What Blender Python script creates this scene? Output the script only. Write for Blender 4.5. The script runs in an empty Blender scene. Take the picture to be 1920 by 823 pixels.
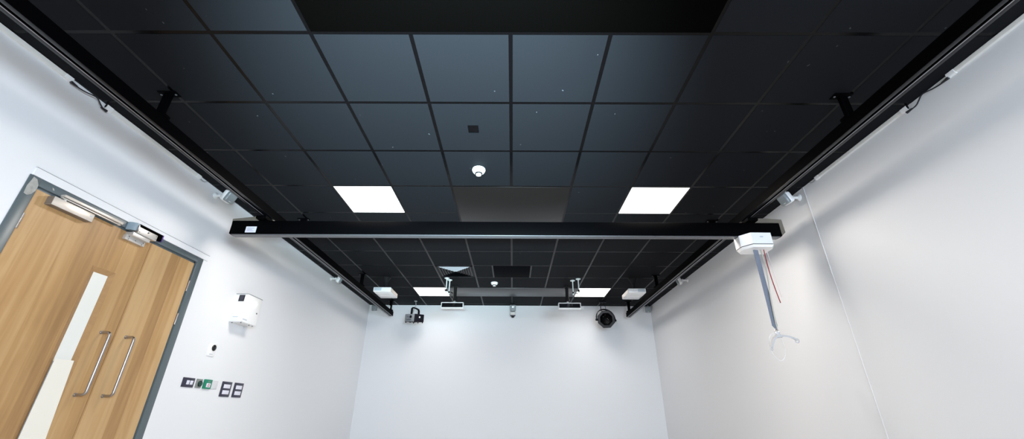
import bpy, bmesh, math, random
from mathutils import Matrix, Vector
random.seed(4)
PI = math.pi
scene = bpy.context.scene
COL = scene.collection

# ------------------------------------------------------------------ room (metres, floor at z = 0)
XL, XR, YB, YF, CZ = -3.025, 2.885, 8.455, -2.6, 2.844
GX, GY, T = -0.0221, 1.7173, 0.6            # ceiling grid origin and module

# ------------------------------------------------------------------ materials
def mat(name, col, rough=0.5, metal=0.0, spec=0.5, emit=None, estr=0.0, coat=0.0, noise=0.0, nscale=8.0, bump=0.0):
    m = bpy.data.materials.new(name); m.use_nodes = True
    nt = m.node_tree; b = nt.nodes['Principled BSDF']
    b.inputs['Base Color'].default_value = (*col, 1)
    b.inputs['Roughness'].default_value = rough
    b.inputs['Metallic'].default_value = metal
    b.inputs['Specular IOR Level'].default_value = spec
    b.inputs['Coat Weight'].default_value = coat
    if emit:
        b.inputs['Emission Color'].default_value = (*emit, 1)
        b.inputs['Emission Strength'].default_value = estr
    if noise or bump:
        tc = nt.nodes.new('ShaderNodeTexCoord'); n = nt.nodes.new('ShaderNodeTexNoise')
        n.inputs['Scale'].default_value = nscale; n.inputs['Detail'].default_value = 5
        nt.links.new(tc.outputs['Object'], n.inputs['Vector'])
        if noise:
            r = nt.nodes.new('ShaderNodeMix'); r.data_type = 'RGBA'
            r.inputs[6].default_value = (*[c * (1 - noise) for c in col], 1)
            r.inputs[7].default_value = (*[min(1, c * (1 + noise)) for c in col], 1)
            nt.links.new(n.outputs['Fac'], r.inputs[0]); nt.links.new(r.outputs[2], b.inputs['Base Color'])
        if bump:
            bp = nt.nodes.new('ShaderNodeBump'); bp.inputs['Strength'].default_value = bump
            bp.inputs['Distance'].default_value = 0.002
            nt.links.new(n.outputs['Fac'], bp.inputs['Height']); nt.links.new(bp.outputs[0], b.inputs['Normal'])
    return m

def oak(name):
    m = bpy.data.materials.new(name); m.use_nodes = True
    nt = m.node_tree; N = nt.nodes; L = nt.links; b = N['Principled BSDF']
    tc = N.new('ShaderNodeTexCoord')
    # broad staves running vertically (object z), each a slightly different tone
    sep = N.new('ShaderNodeSeparateXYZ'); L.new(tc.outputs['Object'], sep.inputs[0])
    mul = N.new('ShaderNodeMath'); mul.operation = 'MULTIPLY'; mul.inputs[1].default_value = 9.5
    L.new(sep.outputs['Y'], mul.inputs[0])
    fl = N.new('ShaderNodeMath'); fl.operation = 'FLOOR'; L.new(mul.outputs[0], fl.inputs[0])
    wn = N.new('ShaderNodeTexWhiteNoise'); wn.noise_dimensions = '1D'; L.new(fl.outputs[0], wn.inputs['W'])
    # fine grain, stretched along z
    mp = N.new('ShaderNodeMapping'); mp.inputs['Scale'].default_value = (6, 22, 0.9)
    L.new(tc.outputs['Object'], mp.inputs['Vector'])
    off = N.new('ShaderNodeVectorMath'); off.operation = 'ADD'; L.new(mp.outputs[0], off.inputs[0])
    L.new(wn.outputs['Color'], off.inputs[1])
    n1 = N.new('ShaderNodeTexNoise'); n1.inputs['Scale'].default_value = 1.2; n1.inputs['Detail'].default_value = 8
    n1.inputs['Distortion'].default_value = 0.9; L.new(off.outputs[0], n1.inputs['Vector'])
    mp2 = N.new('ShaderNodeMapping'); mp2.inputs['Scale'].default_value = (3, 5, 0.55)
    L.new(tc.outputs['Object'], mp2.inputs['Vector'])
    n2 = N.new('ShaderNodeTexNoise'); n2.inputs['Scale'].default_value = 2.0; n2.inputs['Detail'].default_value = 3
    n2.inputs['Distortion'].default_value = 1.4; L.new(mp2.outputs[0], n2.inputs['Vector'])
    mx = N.new('ShaderNodeMath'); mx.operation = 'MULTIPLY_ADD'; mx.inputs[1].default_value = 0.45
    L.new(n1.outputs['Fac'], mx.inputs[0])
    m2 = N.new('ShaderNodeMath'); m2.operation = 'MULTIPLY_ADD'; m2.inputs[1].default_value = 0.36
    L.new(wn.outputs['Value'], m2.inputs[0])
    m3 = N.new('ShaderNodeMath'); m3.operation = 'MULTIPLY'; m3.inputs[1].default_value = 0.4
    L.new(n2.outputs['Fac'], m3.inputs[0]); L.new(m3.outputs[0], m2.inputs[2]); L.new(m2.outputs[0], mx.inputs[2])
    cr = N.new('ShaderNodeValToRGB')
    cr.color_ramp.elements[0].position = 0.30; cr.color_ramp.elements[0].color = (0.305, 0.172, 0.072, 1)
    cr.color_ramp.elements[1].position = 0.80; cr.color_ramp.elements[1].color = (0.54, 0.352, 0.172, 1)
    e = cr.color_ramp.elements.new(0.55); e.color = (0.44, 0.257, 0.108, 1)
    L.new(mx.outputs[0], cr.inputs[0]); L.new(cr.outputs[0], b.inputs['Base Color'])
    b.inputs['Roughness'].default_value = 0.42; b.inputs['Specular IOR Level'].default_value = 0.35
    return m

def tile_mat(name):
    m = bpy.data.materials.new(name); m.use_nodes = True
    nt = m.node_tree; N = nt.nodes; L = nt.links; b = N['Principled BSDF']
    tc = N.new('ShaderNodeTexCoord')
    mp = N.new('ShaderNodeMapping'); mp.inputs['Scale'].default_value = (9, 7, 1); mp.inputs['Rotation'].default_value = (0, 0, 0.5)
    L.new(tc.outputs['Object'], mp.inputs['Vector'])
    v = N.new('ShaderNodeTexVoronoi'); v.inputs['Scale'].default_value = 1.3; v.inputs['Randomness'].default_value = 1
    wob = N.new('ShaderNodeTexNoise'); wob.inputs['Scale'].default_value = 14; L.new(tc.outputs['Object'], wob.inputs['Vector'])
    ad = N.new('ShaderNodeVectorMath'); ad.operation = 'MULTIPLY_ADD'; ad.inputs[1].default_value = (.35, .35, 0)
    L.new(wob.outputs['Color'], ad.inputs[0]); L.new(mp.outputs[0], ad.inputs[2]); L.new(ad.outputs[0], v.inputs['Vector'])
    lt = N.new('ShaderNodeMath'); lt.operation = 'LESS_THAN'; lt.inputs[1].default_value = 0.062; L.new(v.outputs['Distance'], lt.inputs[0])
    n = N.new('ShaderNodeTexNoise'); n.inputs['Scale'].default_value = 2.4; L.new(tc.outputs['Object'], n.inputs['Vector'])
    gt = N.new('ShaderNodeMath'); gt.operation = 'GREATER_THAN'; gt.inputs[1].default_value = 0.54; L.new(n.outputs['Fac'], gt.inputs[0])
    mu = N.new('ShaderNodeMath'); mu.operation = 'MULTIPLY'; L.new(lt.outputs[0], mu.inputs[0]); L.new(gt.outputs[0], mu.inputs[1])
    mu2 = N.new('ShaderNodeMath'); mu2.operation = 'MULTIPLY'; mu2.inputs[1].default_value = 0.3; L.new(mu.outputs[0], mu2.inputs[0])
    mix = N.new('ShaderNodeMix'); mix.data_type = 'RGBA'
    mix.inputs[6].default_value = (0.0062, 0.0068, 0.0086, 1); mix.inputs[7].default_value = (0.16, 0.18, 0.20, 1)
    L.new(mu2.outputs[0], mix.inputs[0]); L.new(mix.outputs[2], b.inputs['Base Color'])
    b.inputs['Roughness'].default_value = 0.75; b.inputs['Specular IOR Level'].default_value = 0.08
    return m

M = {}
M['wall'] = mat('wall_paint', (0.79, 0.795, 0.81), 0.62, spec=0.3, bump=0.05, nscale=60)
M['floor'] = mat('floor_vinyl', (0.62, 0.595, 0.565), 0.45, noise=0.08, nscale=3)
M['tile'] = tile_mat('ceiling_tile')
M['tbar'] = mat('ceiling_grid_bar', (0.0009, 0.0009, 0.0012), 0.25, spec=0.12)
M['panel'] = mat('matt_black_panel', (0.00045, 0.00034, 0.00028), 0.8, spec=0.015)
M['panelsheen'] = mat('satin_black_panel', (0.0060, 0.0050, 0.0048), 0.25, spec=0.15)
M['lamp'] = mat('lamp_diffuser', (0.9, 0.9, 0.9), 0.5, emit=(1.0, 0.975, 0.94), estr=3.0)
M['lampframe'] = mat('lamp_frame', (0.02, 0.02, 0.022), 0.4)
M['black'] = mat('black_powder_coat', (0.0008, 0.0008, 0.0011), 0.6, spec=0.02)
M['blackmat'] = mat('black_matt', (0.006, 0.006, 0.0065), 0.7, spec=0.2)
M['railgrey'] = mat('rail_lip_alloy', (0.45, 0.45, 0.50), 0.3, metal=0.9)
M['flange'] = mat('rail_flange_black', (0.004, 0.0045, 0.006), 0.28, spec=0.3)
M['lip'] = mat('beam_lip_grey', (0.10, 0.103, 0.115), 0.35, metal=0.3)
M['endplate'] = mat('beam_end_plate', (0.17, 0.145, 0.115), 0.5)
M['white'] = mat('white_plastic', (0.80, 0.80, 0.80), 0.4)
M['whitegloss'] = mat('white_gloss', (0.84, 0.84, 0.84), 0.22)
M['offwhite'] = mat('off_white_plastic', (0.70, 0.69, 0.66), 0.4)
M['grey'] = mat('grey_plastic', (0.30, 0.315, 0.325), 0.35)
M['sensorgrey'] = mat('sensor_window_grey', (0.25, 0.28, 0.295), 0.18)
M['midgrey'] = mat('mid_grey', (0.16, 0.165, 0.175), 0.5)
M['armgrey'] = mat('spreader_arm_paint', (0.52, 0.52, 0.53), 0.4)
M['palegrey'] = mat('pale_grey_plate', (0.66, 0.66, 0.68), 0.4)
M['seam'] = mat('dark_seam', (0.03, 0.03, 0.035), 0.5)
M['frame'] = mat('door_frame_paint', (0.098, 0.125, 0.135), 0.35, spec=0.5)
M['framewear'] = mat('bare_filler_patch', (0.36, 0.36, 0.335), 0.6, noise=0.45, nscale=35)
M['oak'] = oak('oak_veneer')
M['oakedge'] = mat('oak_beading', (0.36, 0.205, 0.085), 0.45, noise=0.2, nscale=30)
M['film'] = mat('white_glazing_film', (0.79, 0.79, 0.74), 0.25)
M['film2'] = mat('cream_glazing_film', (0.82, 0.78, 0.69), 0.3)
M['steel'] = mat('brushed_steel', (0.40, 0.375, 0.37), 0.28, metal=1.0)
M['champ'] = mat('champagne_metal', (0.70, 0.64, 0.57), 0.35, metal=0.35)
M['champshade'] = mat('closer_shaded_metal', (0.22, 0.19, 0.165), 0.45, metal=0.3)
M['alu'] = mat('satin_aluminium', (0.62, 0.60, 0.575), 0.38, metal=0.5)
M['bluegrey'] = mat('blue_grey_cover', (0.24, 0.31, 0.36), 0.35)
M['purple'] = mat('purple_edge', (0.075, 0.03, 0.22), 0.4)
M['navy'] = mat('navy_switch_plate', (0.030, 0.030, 0.052), 0.35)
M['green'] = mat('green_call_point', (0.006, 0.21, 0.115), 0.4)
M['darkgreen'] = mat('dark_green_button', (0.004, 0.03, 0.022), 0.3)
M['plategrey'] = mat('key_plate_grey', (0.27, 0.29, 0.27), 0.35, metal=0.4)
M['strap'] = mat('strap_webbing', (0.165, 0.185, 0.235), 0.75, noise=0.15, nscale=200)
M['red'] = mat('red_cord', (0.27, 0.006, 0.014), 0.55)
M['redmark'] = mat('red_mark', (0.40, 0.05, 0.04), 0.5)
M['cordwhite'] = mat('white_cord', (0.42, 0.41, 0.36), 0.6)
M['cordpale'] = mat('pale_pink_cord', (0.66, 0.55, 0.56), 0.6)
M['cable'] = mat('black_cable', (0.008, 0.009, 0.014), 0.4)
M['label'] = mat('white_label', (0.74, 0.74, 0.82), 0.5)
M['labelink'] = mat('label_ink', (0.40, 0.40, 0.50), 0.5)
M['brown'] = mat('brown_terminal', (0.012, 0.006, 0.005), 0.5, noise=0.5, nscale=60)
M['stagelit'] = mat('stage_light_lit_side', (0.27, 0.285, 0.30), 0.5, noise=0.35, nscale=40)
M['stageblack'] = mat('stage_light_black', (0.005, 0.005, 0.009), 0.5, spec=.12)
M['stagering'] = mat('stage_light_dark_grey', (0.016, 0.017, 0.019), 0.5, spec=.2)
M['lens'] = mat('dark_lens', (0.003, 0.003, 0.004), 0.08, spec=0.6)
M['stagelens'] = mat('dark_barrel', (0.0025, 0.0025, 0.003), 0.4, spec=0.05)
M['chrome'] = mat('glint_chrome', (0.6, 0.6, 0.62), 0.15, metal=1)
M['diffuser'] = mat('air_diffuser_black', (0.006, 0.006, 0.008), 0.5, spec=.08)
M['litblade'] = mat('air_diffuser_lit_blade', (0.62, 0.70, 0.78), 0.25, metal=.6)
M['panelreflect'] = mat('satin_panel_wall_reflection', (0.030, 0.031, 0.034), 0.28, spec=0.34)  # base greyed to stand in for the back wall's grazing reflection
M['void'] = mat('black_void', (0.0016, 0.0018, 0.003), 0.7, spec=0.02)
M['poleceram'] = mat('pole_grey_white', (0.62, 0.66, 0.65), 0.35)
M['warmlit'] = mat('projector_warm_lit_side', (0.22, 0.15, 0.09), 0.5)
M['ventgrey'] = mat('vent_grille_grey', (0.48, 0.53, 0.58), 0.4)
M['winframe'] = mat('window_frame_white', (0.75, 0.75, 0.75), 0.4)
M['winglass'] = mat('fill_window_pane', (0.6, 0.7, 0.8), 0.2, emit=(0.66, 0.82, 1.0), estr=1.5)

# ------------------------------------------------------------------ mesh builder
class MB:
    def __init__(self): self.bm = bmesh.new(); self.mi = 0
    def _tag(self, faces):
        for f in faces: f.material_index = self.mi
    def use(self, i): self.mi = i; return self
    def box(self, c, s, rot=None, bev=0.0, seg=2):
        r = bmesh.ops.create_cube(self.bm, size=1.0); vs = r['verts']
        mtx = Matrix.Translation(c) @ (rot.to_4x4() if rot else Matrix.Identity(4)) @ Matrix.Diagonal((*s, 1))
        bmesh.ops.transform(self.bm, matrix=mtx, verts=vs)
        fs = list({f for v in vs for f in v.link_faces}); self._tag(fs)
        if bev > 0:
            es = list({e for v in vs for e in v.link_edges})
            r2 = bmesh.ops.bevel(self.bm, geom=es, offset=min(bev, min(s) * .45), segments=seg, profile=0.5, affect='EDGES')
            self._tag(r2['faces'])
        return self
    def span(self, a, b, bev=0.0):
        c = [(p + q) / 2 for p, q in zip(a, b)]; s = [abs(q - p) for p, q in zip(a, b)]
        return self.box(c, s, None, bev)
    def cyl(self, a, b, r, r2=None, n=20, caps=True):
        a, b = Vector(a), Vector(b); d = b - a
        r2 = r if r2 is None else r2
        q = d.to_track_quat('Z', 'Y').to_matrix().to_4x4()
        res = bmesh.ops.create_cone(self.bm, cap_ends=caps, segments=n, radius1=r, radius2=r2, depth=d.length)
        bmesh.ops.transform(self.bm, matrix=Matrix.Translation((a + b) / 2) @ q, verts=res['verts'])
        self._tag({f for v in res['verts'] for f in v.link_faces}); return self
    def lathe(self, prof, a=(0, 0, 0), axis=(0, 0, 1), n=28):
        """prof: (radius, height) list about an axis from point a"""
        q = Vector(axis).to_track_quat('Z', 'Y').to_matrix().to_4x4(); mtx = Matrix.Translation(a) @ q
        rings = []
        for r, h in prof:
            if r < 1e-6: rings.append([self.bm.verts.new(mtx @ Vector((0, 0, h)))])
            else: rings.append([self.bm.verts.new(mtx @ Vector((r * math.cos(2 * PI * i / n), r * math.sin(2 * PI * i / n), h))) for i in range(n)])
        for A, B in zip(rings, rings[1:]):
            for i in range(n):
                j = (i + 1) % n
                if len(A) == 1 and len(B) == 1: continue
                if len(A) == 1: f = self.bm.faces.new((A[0], B[j], B[i]))
                elif len(B) == 1: f = self.bm.faces.new((A[i], A[j], B[0]))
                else: f = self.bm.faces.new((A[i], A[j], B[j], B[i]))
                f.material_index = self.mi
        return self
    def prism(self, poly, axis, lo, hi):
        """extrude a 2-D polygon along an axis ('x','y','z'); poly holds the other two coordinates in order"""
        def p3(p, t):
            return {'x': (t, p[0], p[1]), 'y': (p[0], t, p[1]), 'z': (p[0], p[1], t)}[axis]
        A = [self.bm.verts.new(p3(p, lo)) for p in poly]; B = [self.bm.verts.new(p3(p, hi)) for p in poly]
        fs = [self.bm.faces.new(A), self.bm.faces.new(B[::-1])]
        n = len(poly)
        for i in range(n): fs.append(self.bm.faces.new((A[i], B[i], B[(i + 1) % n], A[(i + 1) % n])))
        self._tag(fs); return self
    def tube(self, pts, r, n=10, closed=False, flat=None):
        """sweep a circle (or a flat w x t strip when flat=(w,t)) along a polyline"""
        pts = [Vector(p) for p in pts]; rings = []; ref = None
        for i, p in enumerate(pts):
            if closed: d = pts[(i + 1) % len(pts)] - pts[i - 1]
            else: d = (pts[min(i + 1, len(pts) - 1)] - pts[max(i - 1, 0)])
            d.normalize()
            if ref is None:
                ref = Vector((0, 0, 1)) if abs(d.z) < 0.9 else Vector((1, 0, 0))
            u = (ref - d * ref.dot(d)).normalized(); v = d.cross(u); ref = u
            rr = r[i] if isinstance(r, (list, tuple)) else r
            rings.append([self.bm.verts.new(p + u * rr * math.cos(2 * PI * k / n) + v * rr * math.sin(2 * PI * k / n)) for k in range(n)])
        m = len(rings)
        for i in range(m if closed else m - 1):
            A, B = rings[i], rings[(i + 1) % m]
            for k in range(n):
                f = self.bm.faces.new((A[k], A[(k + 1) % n], B[(k + 1) % n], B[k])); f.material_index = self.mi
        if not closed:
            self._tag([self.bm.faces.new(rings[0][::-1]), self.bm.faces.new(rings[-1])])
        return self
    def strip(self, pts, w, t, side):
        """flat band along pts; side = width directions (one per point)"""
        rings = []
        for i, p in enumerate(pts):
            p = Vector(p); d = (Vector(pts[min(i + 1, len(pts) - 1)]) - Vector(pts[max(i - 1, 0)])).normalized()
            s = Vector(side[i]).normalized(); nrm = d.cross(s).normalized(); ww = w[i] if isinstance(w, (list, tuple)) else w
            rings.append([self.bm.verts.new(p + s * a * ww / 2 + nrm * b * t / 2) for a, b in ((-1, -1), (1, -1), (1, 1), (-1, 1))])
        for A, B in zip(rings, rings[1:]):
            for k in range(4):
                f = self.bm.faces.new((A[k], A[(k + 1) % 4], B[(k + 1) % 4], B[k])); f.material_index = self.mi
        self._tag([self.bm.faces.new(rings[0][::-1]), self.bm.faces.new(rings[-1])]); return self
    def build(self, name, mats, parent=None, loc=(0, 0, 0), rot=(0, 0, 0), smooth=True):
        bmesh.ops.recalc_face_normals(self.bm, faces=self.bm.faces[:])
        me = bpy.data.meshes.new(name); self.bm.to_mesh(me); self.bm.free()
        for m in (mats if isinstance(mats, (list, tuple)) else [mats]): me.materials.append(M[m])
        if smooth:
            for p in me.polygons: p.use_smooth = True
            me.set_sharp_from_angle(angle=math.radians(35))
        o = bpy.data.objects.new(name, me); COL.objects.link(o)
        o.parent = parent; o.location = loc; o.rotation_euler = rot
        return o

def tag(o, label, cat, group=None):
    o['label'] = label; o['category'] = cat
    if group: o['group'] = group
    return o
def thing(name, label, cat, loc=(0, 0, 0), rot=(0, 0, 0), group=None):
    o = bpy.data.objects.new(name, None); COL.objects.link(o); o.location = loc; o.rotation_euler = rot
    o.empty_display_size = 0.1
    return tag(o, label, cat, group)
def structure(o): o['kind'] = 'structure'; return o
def copy_tree(root, loc, rot=None, label=None):
    r = root.copy(); COL.objects.link(r); r.location = loc
    if rot is not None: r.rotation_euler = rot
    if label: r['label'] = label
    for ch in root.children:
        c = ch.copy(); COL.objects.link(c); c.parent = r
        for g in ch.children:
            d = g.copy(); COL.objects.link(d); d.parent = c
    return r
RZ = lambda a: Matrix.Rotation(a, 3, 'Z')

# ------------------------------------------------------------------ shell
DY0, DY1, DZ = 2.161, 3.722, 2.127                    # door opening in the left wall
W = 0.2
m = MB().span((XL - W, YF - W, -0.1), (XR + W, YB + W, 0)); structure(m.build('floor', 'floor', smooth=False))
m = MB().span((XL - W, YF, 0), (XL, DY0, CZ + .06)).span((XL - W, DY1, 0), (XL, YB, CZ + .06)).span((XL - W, DY0, DZ), (XL, DY1, CZ + .06))
structure(m.build('wall_left', 'wall', smooth=False))
m = MB().span((XR, YF, 0), (XR + W, YB, CZ + .06)); structure(m.build('wall_right', 'wall', smooth=False))
m = MB().span((XL - W, YB, 0), (XR + W, YB + W, CZ + .06)); structure(m.build('wall_back', 'wall', smooth=False))
# front wall behind the camera, unseen window added for cool fill light
WX0, WX1, WZ0, WZ1 = 0.7, 2.7, 0.95, 2.35
m = MB().span((XL - W, YF - W, 0), (WX0, YF, CZ + .06)).span((WX1, YF - W, 0), (XR + W, YF, CZ + .06))
m.span((WX0, YF - W, 0), (WX1, YF, WZ0)).span((WX0, YF - W, WZ1), (WX1, YF, CZ + .06))
structure(m.build('wall_front', 'wall', smooth=False))
win = structure(bpy.data.objects.new('fill_window_1', None)); COL.objects.link(win)
m = MB()
for x in (WX0, (WX0 + WX1) / 2, WX1): m.box((x, YF - .1, (WZ0 + WZ1) / 2), (.06, .08, WZ1 - WZ0 + .06), bev=.006)
for z in (WZ0, WZ1): m.box(((WX0 + WX1) / 2, YF - .1, z), (WX1 - WX0, .08, .06), bev=.006)
m.build('window_frame', 'winframe', win)
MB().span((WX0, YF - .12, WZ0), (WX1, YF - .11, WZ1)).build('pane', 'winglass', win, smooth=False)

# ------------------------------------------------------------------ ceiling: recessed bars + tegular tiles
def gx(k): return GX + T * k
def gy(j): return GY + T * j
HALF = 0.013
skip = set()
for c in ((-3, 3), (2, 3), (2, 9), (-3, 9)): skip.add(c)                     # lamps
for k in (-1, 0):
    for j in (3, 4): skip.add((k, j))                                        # panel in the middle
for k in range(-2, 2):
    for j in (9, 0 - 1): skip.add((k, j))                                    # long panels
skip |= {(-1, 7), (0, 7), (-2, 7), (-1, 1)}
m = MB()
m.use(1).span((XL - W, YF - W, CZ + .0018), (XR + W, YB + W, CZ + .06))
m.use(0)
def tile(x0, x1, y0, y1):
    m.span((max(x0 + HALF, XL), max(y0 + HALF, YF), CZ), (min(x1 - HALF, XR), min(y1 - HALF, YB), CZ + .0019))
for k in range(-6, 5):
    for j in range(-8, 12):
        if (k, j) in skip: continue
        x0, x1, y0, y1 = gx(k), gx(k + 1), gy(j), gy(j + 1)
        if x1 - HALF < XL + .01 or x0 > XR or y1 < YF or y0 > YB: continue
        tile(x0, x1, y0, y1)
# row with the square hatch: half tiles either side of it
tile(gx(-1), gx(-.5), gy(7), gy(8)); tile(gx(.5), gx(1), gy(7), gy(8))
# tile with the small square cut-out
hx0, hx1, hy0, hy1 = -.366, -.281, 2.571, 2.666
x0, x1, y0, y1 = gx(-1) + HALF, gx(0) - HALF, gy(1) + HALF, gy(2) - HALF
for a, b in (((x0, y0), (x1, hy0)), ((x0, hy1), (x1, y1)), ((x0, hy0), (hx0, hy1)), ((hx1, hy0), (x1, hy1))):
    m.span((a[0], a[1], CZ), (b[0], b[1], CZ + .0019))
structure(m.build('ceiling', ['tile', 'tbar'], smooth=False))

# junction box in the cut-out
t = thing('junction_box', 'small square black recess with brown terminals in a ceiling tile ahead of the smoke detector', 'junction box', ((hx0 + hx1) / 2, (hy0 + hy1) / 2, CZ))
w, d = hx1 - hx0, hy1 - hy0
m = MB().span((-w / 2, -d / 2, .0085), (w / 2, d / 2, .0105))
for s in (-1, 1):
    m.span((s * w / 2 - .003 * s, -d / 2, .0), (s * w / 2, d / 2, .009)); m.span((-w / 2, s * d / 2 - .003 * s, .0), (w / 2, s * d / 2, .009))
m.build('box', 'void', t)
for x, y, sx, sy in ((-.012, .012, .02, .012), (.012, .006, .024, .01), (-.004, .026, .03, .012), (.016, -.014, .012, .02), (-.022, -.004, .01, .02)):
    MB().box((x, y, .0065), (sx, sy, .006), bev=.0015).build('terminal', 'brown', t)
MB().cyl((-.014, .018, .005), (-.014, .018, .002), .003, n=10).build('screw', 'label', t)

# ceiling lights
def ceiling_light(k, j, label):
    t = thing('ceiling_light', label, 'ceiling light', (gx(k + .5), gy(j + .5), CZ), group='square ceiling light panels')
    h = T / 2 - .004
    m = MB()
    for s in (-1, 1):
        m.span((s * h, -h, -.001), (s * (h - .007), h, .0095)); m.span((-h, s * h, -.001), (h, s * (h - .007), .0095))
    m.build('frame', 'lampframe', t)
    MB().span((-h + .007, -h + .007, .001), (h - .007, h - .007, .009)).build('diffuser', 'lamp', t, smooth=False)
    return t
ceiling_light(-3, 3, 'lit square white light panel in black ceiling, left one in front of the beam')
ceiling_light(2, 3, 'lit square white light panel in black ceiling, right one in front of the beam')
ceiling_light(-3, 9, 'lit white light panel far back in ceiling, left of the long grey panel')
ceiling_light(2, 9, 'lit white light panel far back in ceiling, right of the long grey panel')

# radiant panels
def panel(name, k0, k1, j0, j1, material, label, drop=.004):
    o = MB().box((0, 0, .003), ((k1 - k0) * T - .02, (j1 - j0) * T - .02, .0135), bev=.002).build(name, material, None, ((gx(k0) + gx(k1)) / 2, (gy(j0) + gy(j1)) / 2, CZ))
    return tag(o, label, 'ceiling panel', 'plain ceiling panels spanning several tiles')
panel('ceiling_panel', -2, 2, -1, 0, 'panel', 'wide plain matt black ceiling panel at the top edge nearest the camera')
panel('ceiling_panel', -1, 1, 3, 5, 'panelsheen', 'plain brownish black ceiling panel between the two nearer lights, above the beam')
panel('ceiling_panel', -2, 2, 9, 10, 'panelreflect', 'long satin ceiling panel, greyed by painted reflection, between the two far lights')

# square black hatch
o = MB().box((0, 0, .004), (T - .02, T - .02, .011), bev=.002).build('ceiling_hatch', 'void', None, (gx(0), gy(7.5), CZ))
tag(o, 'deep black square ceiling hatch right of the louvred air diffuser', 'ceiling hatch')

# air diffuser with four-way louvres
t = thing('air_diffuser', 'square black four-way louvred air diffuser in the far ceiling', 'air diffuser', (gx(-1.5), gy(7.5), CZ))
h = T / 2 - .012
m = MB()
for s in (-1, 1):
    m.span((s * h, -h, -.003), (s * (h - .032), h, .0095)); m.span((-h, s * h, -.003), (h, s * (h - .032), .0095))
m.span((-h, -h, .007), (h, h, .0098))
m.build('frame', 'diffuser', t)
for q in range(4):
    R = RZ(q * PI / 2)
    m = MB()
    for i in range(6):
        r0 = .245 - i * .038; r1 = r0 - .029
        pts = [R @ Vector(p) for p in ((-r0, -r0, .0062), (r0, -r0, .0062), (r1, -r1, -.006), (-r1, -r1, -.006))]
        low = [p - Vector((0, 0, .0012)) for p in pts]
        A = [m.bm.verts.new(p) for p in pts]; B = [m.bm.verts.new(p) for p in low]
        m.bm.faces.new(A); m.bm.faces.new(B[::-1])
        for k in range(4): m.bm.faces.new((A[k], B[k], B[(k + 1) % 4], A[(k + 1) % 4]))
    m.build('louvre', 'litblade' if q == 0 else 'diffuser', t, smooth=False)  # paler near louvre paints in the light it reflects

# smoke detectors
def smoke(x, y, label):
    t = thing('smoke_detector', label, 'smoke detector', (x, y, CZ), group='white smoke detectors on the ceiling')
    MB().lathe([(0, 0), (.060, 0), (.062, -.012), (.058, -.020), (0, -.020)]).build('base', 'whitegloss', t)
    m = MB().lathe([(.054, -.020), (.055, -.028), (.046, -.040), (.034, -.044)]).lathe([(.0262, -.0535), (.024, -.064), (0, -.069)])
    m.build('dome', 'whitegloss', t)
    m = MB().lathe([(.034, -.0442), (.0335, -.053), (.026, -.0535), (.026, -.056)])
    m.build('sensing_slot', 'void', t)
    return t
smoke(-.324, 3.205, 'round white smoke detector on the black ceiling between camera and beam')
smoke(-.326, 6.80, 'small white smoke detector far back, beneath the black ceiling hatch')

# ------------------------------------------------------------------ gantry rails
RAILZ = 2.552
def rail(x, side, label):
    t = thing('hoist_rail', label, 'rail', (x, 0, RAILZ), group='long black ceiling rails of the hoist')
    y0, y1 = YF + .05, 8.16
    w, hh, sl, th = .042, .085, .011, .006
    prof = [(-w, 0), (-sl, 0), (-sl, th), (-w + th, th), (-w + th, hh - th), (w - th, hh - th), (w - th, th), (sl, th), (sl, 0), (w, 0), (w, hh), (-w, hh)]
    MB().prism([(a, b) for a, b in prof], 'y', y0, y1).build('profile', 'black', t)
    for s in (-1, 1):
        MB().span((s * (sl + .001), y0, -.0025), (s * (w - .002), y1 - .004, .001), bev=.001).build('running_flange', 'flange', t)
    MB().cyl((side * (sl + .001), y0, -.001), (side * (sl + .001), y1 - .02, -.001), .0026, n=8).build('slot_lip', 'railgrey', t)
    MB().box((0, y1 + .006, hh / 2), (.09, .014, hh + .006), bev=.004).build('end_cap', 'stagering', t)
    for y in (-1.5, .1, 2.232, 4.29, 6.36, 8.08):
        m = MB().box((0, y, (hh + CZ - RAILZ) / 2), (.052, .03, CZ - RAILZ - hh), bev=.004)
        m.box((0, y, CZ - RAILZ - .004), (.13, .06, .008), bev=.002).box((0, y, hh + .010), (.10, .07, .02), bev=.003)
        hg = m.build('hanger', 'black', t)
        for s in (-1, 1): MB().cyl((s * .052, y, CZ - RAILZ - .009), (s * .052, y, CZ - RAILZ - .014), .007, n=8).build('bolt', 'lip', hg)
    return t
rl = rail(-2.464, -1, 'long black hoist rail hanging along the left wall')
rr = rail(2.327, 1, 'long black hoist rail hanging along the right wall')
MB().box((0.0, 8.02, .145), (.018, .012, .06), bev=.002).build('tag', 'white', rl)

# ------------------------------------------------------------------ traverse beam
BX0, BX1, BY0, BY1, BZ0, BZ1 = -2.773, 2.610, 3.607, 3.690, 2.356, 2.497
t = thing('traverse_beam', 'black crosswise beam spanning the room under the two ceiling rails', 'beam', ((BX0 + BX1) / 2, (BY0 + BY1) / 2, BZ0))
cx, cy = (BX0 + BX1) / 2, (BY0 + BY1) / 2
MB().span((BX0 - cx, BY0 - cy, 0), (BX1 - cx, BY1 - cy, BZ1 - BZ0), bev=.006).build('housing', 'black', t)
for ya, yb in ((BY0 - cy + .008, BY1 - cy - .004),):
    MB().span((BX0 - cx + .02, ya, -.007), (BX1 - cx - .02, yb, .001), bev=.002).build('bottom_lip', 'lip', t)
m = MB()
m.prism([(2.30 - cx, 2.590 - BZ0), (2.548 - cx, 2.590 - BZ0), (2.712 - cx, 2.579 - BZ0), (2.716 - cx, 2.437 - BZ0), (2.655 - cx, 2.384 - BZ0), (2.30 - cx, 2.384 - BZ0)], 'y', BY1 - cy + .012, BY1 - cy + .032)
m.span((2.35 - cx, BY1 - cy - .01, .04), (2.50 - cx, BY1 - cy + .014, .10))
m.build('end_plate', 'endplate', t)
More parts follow.
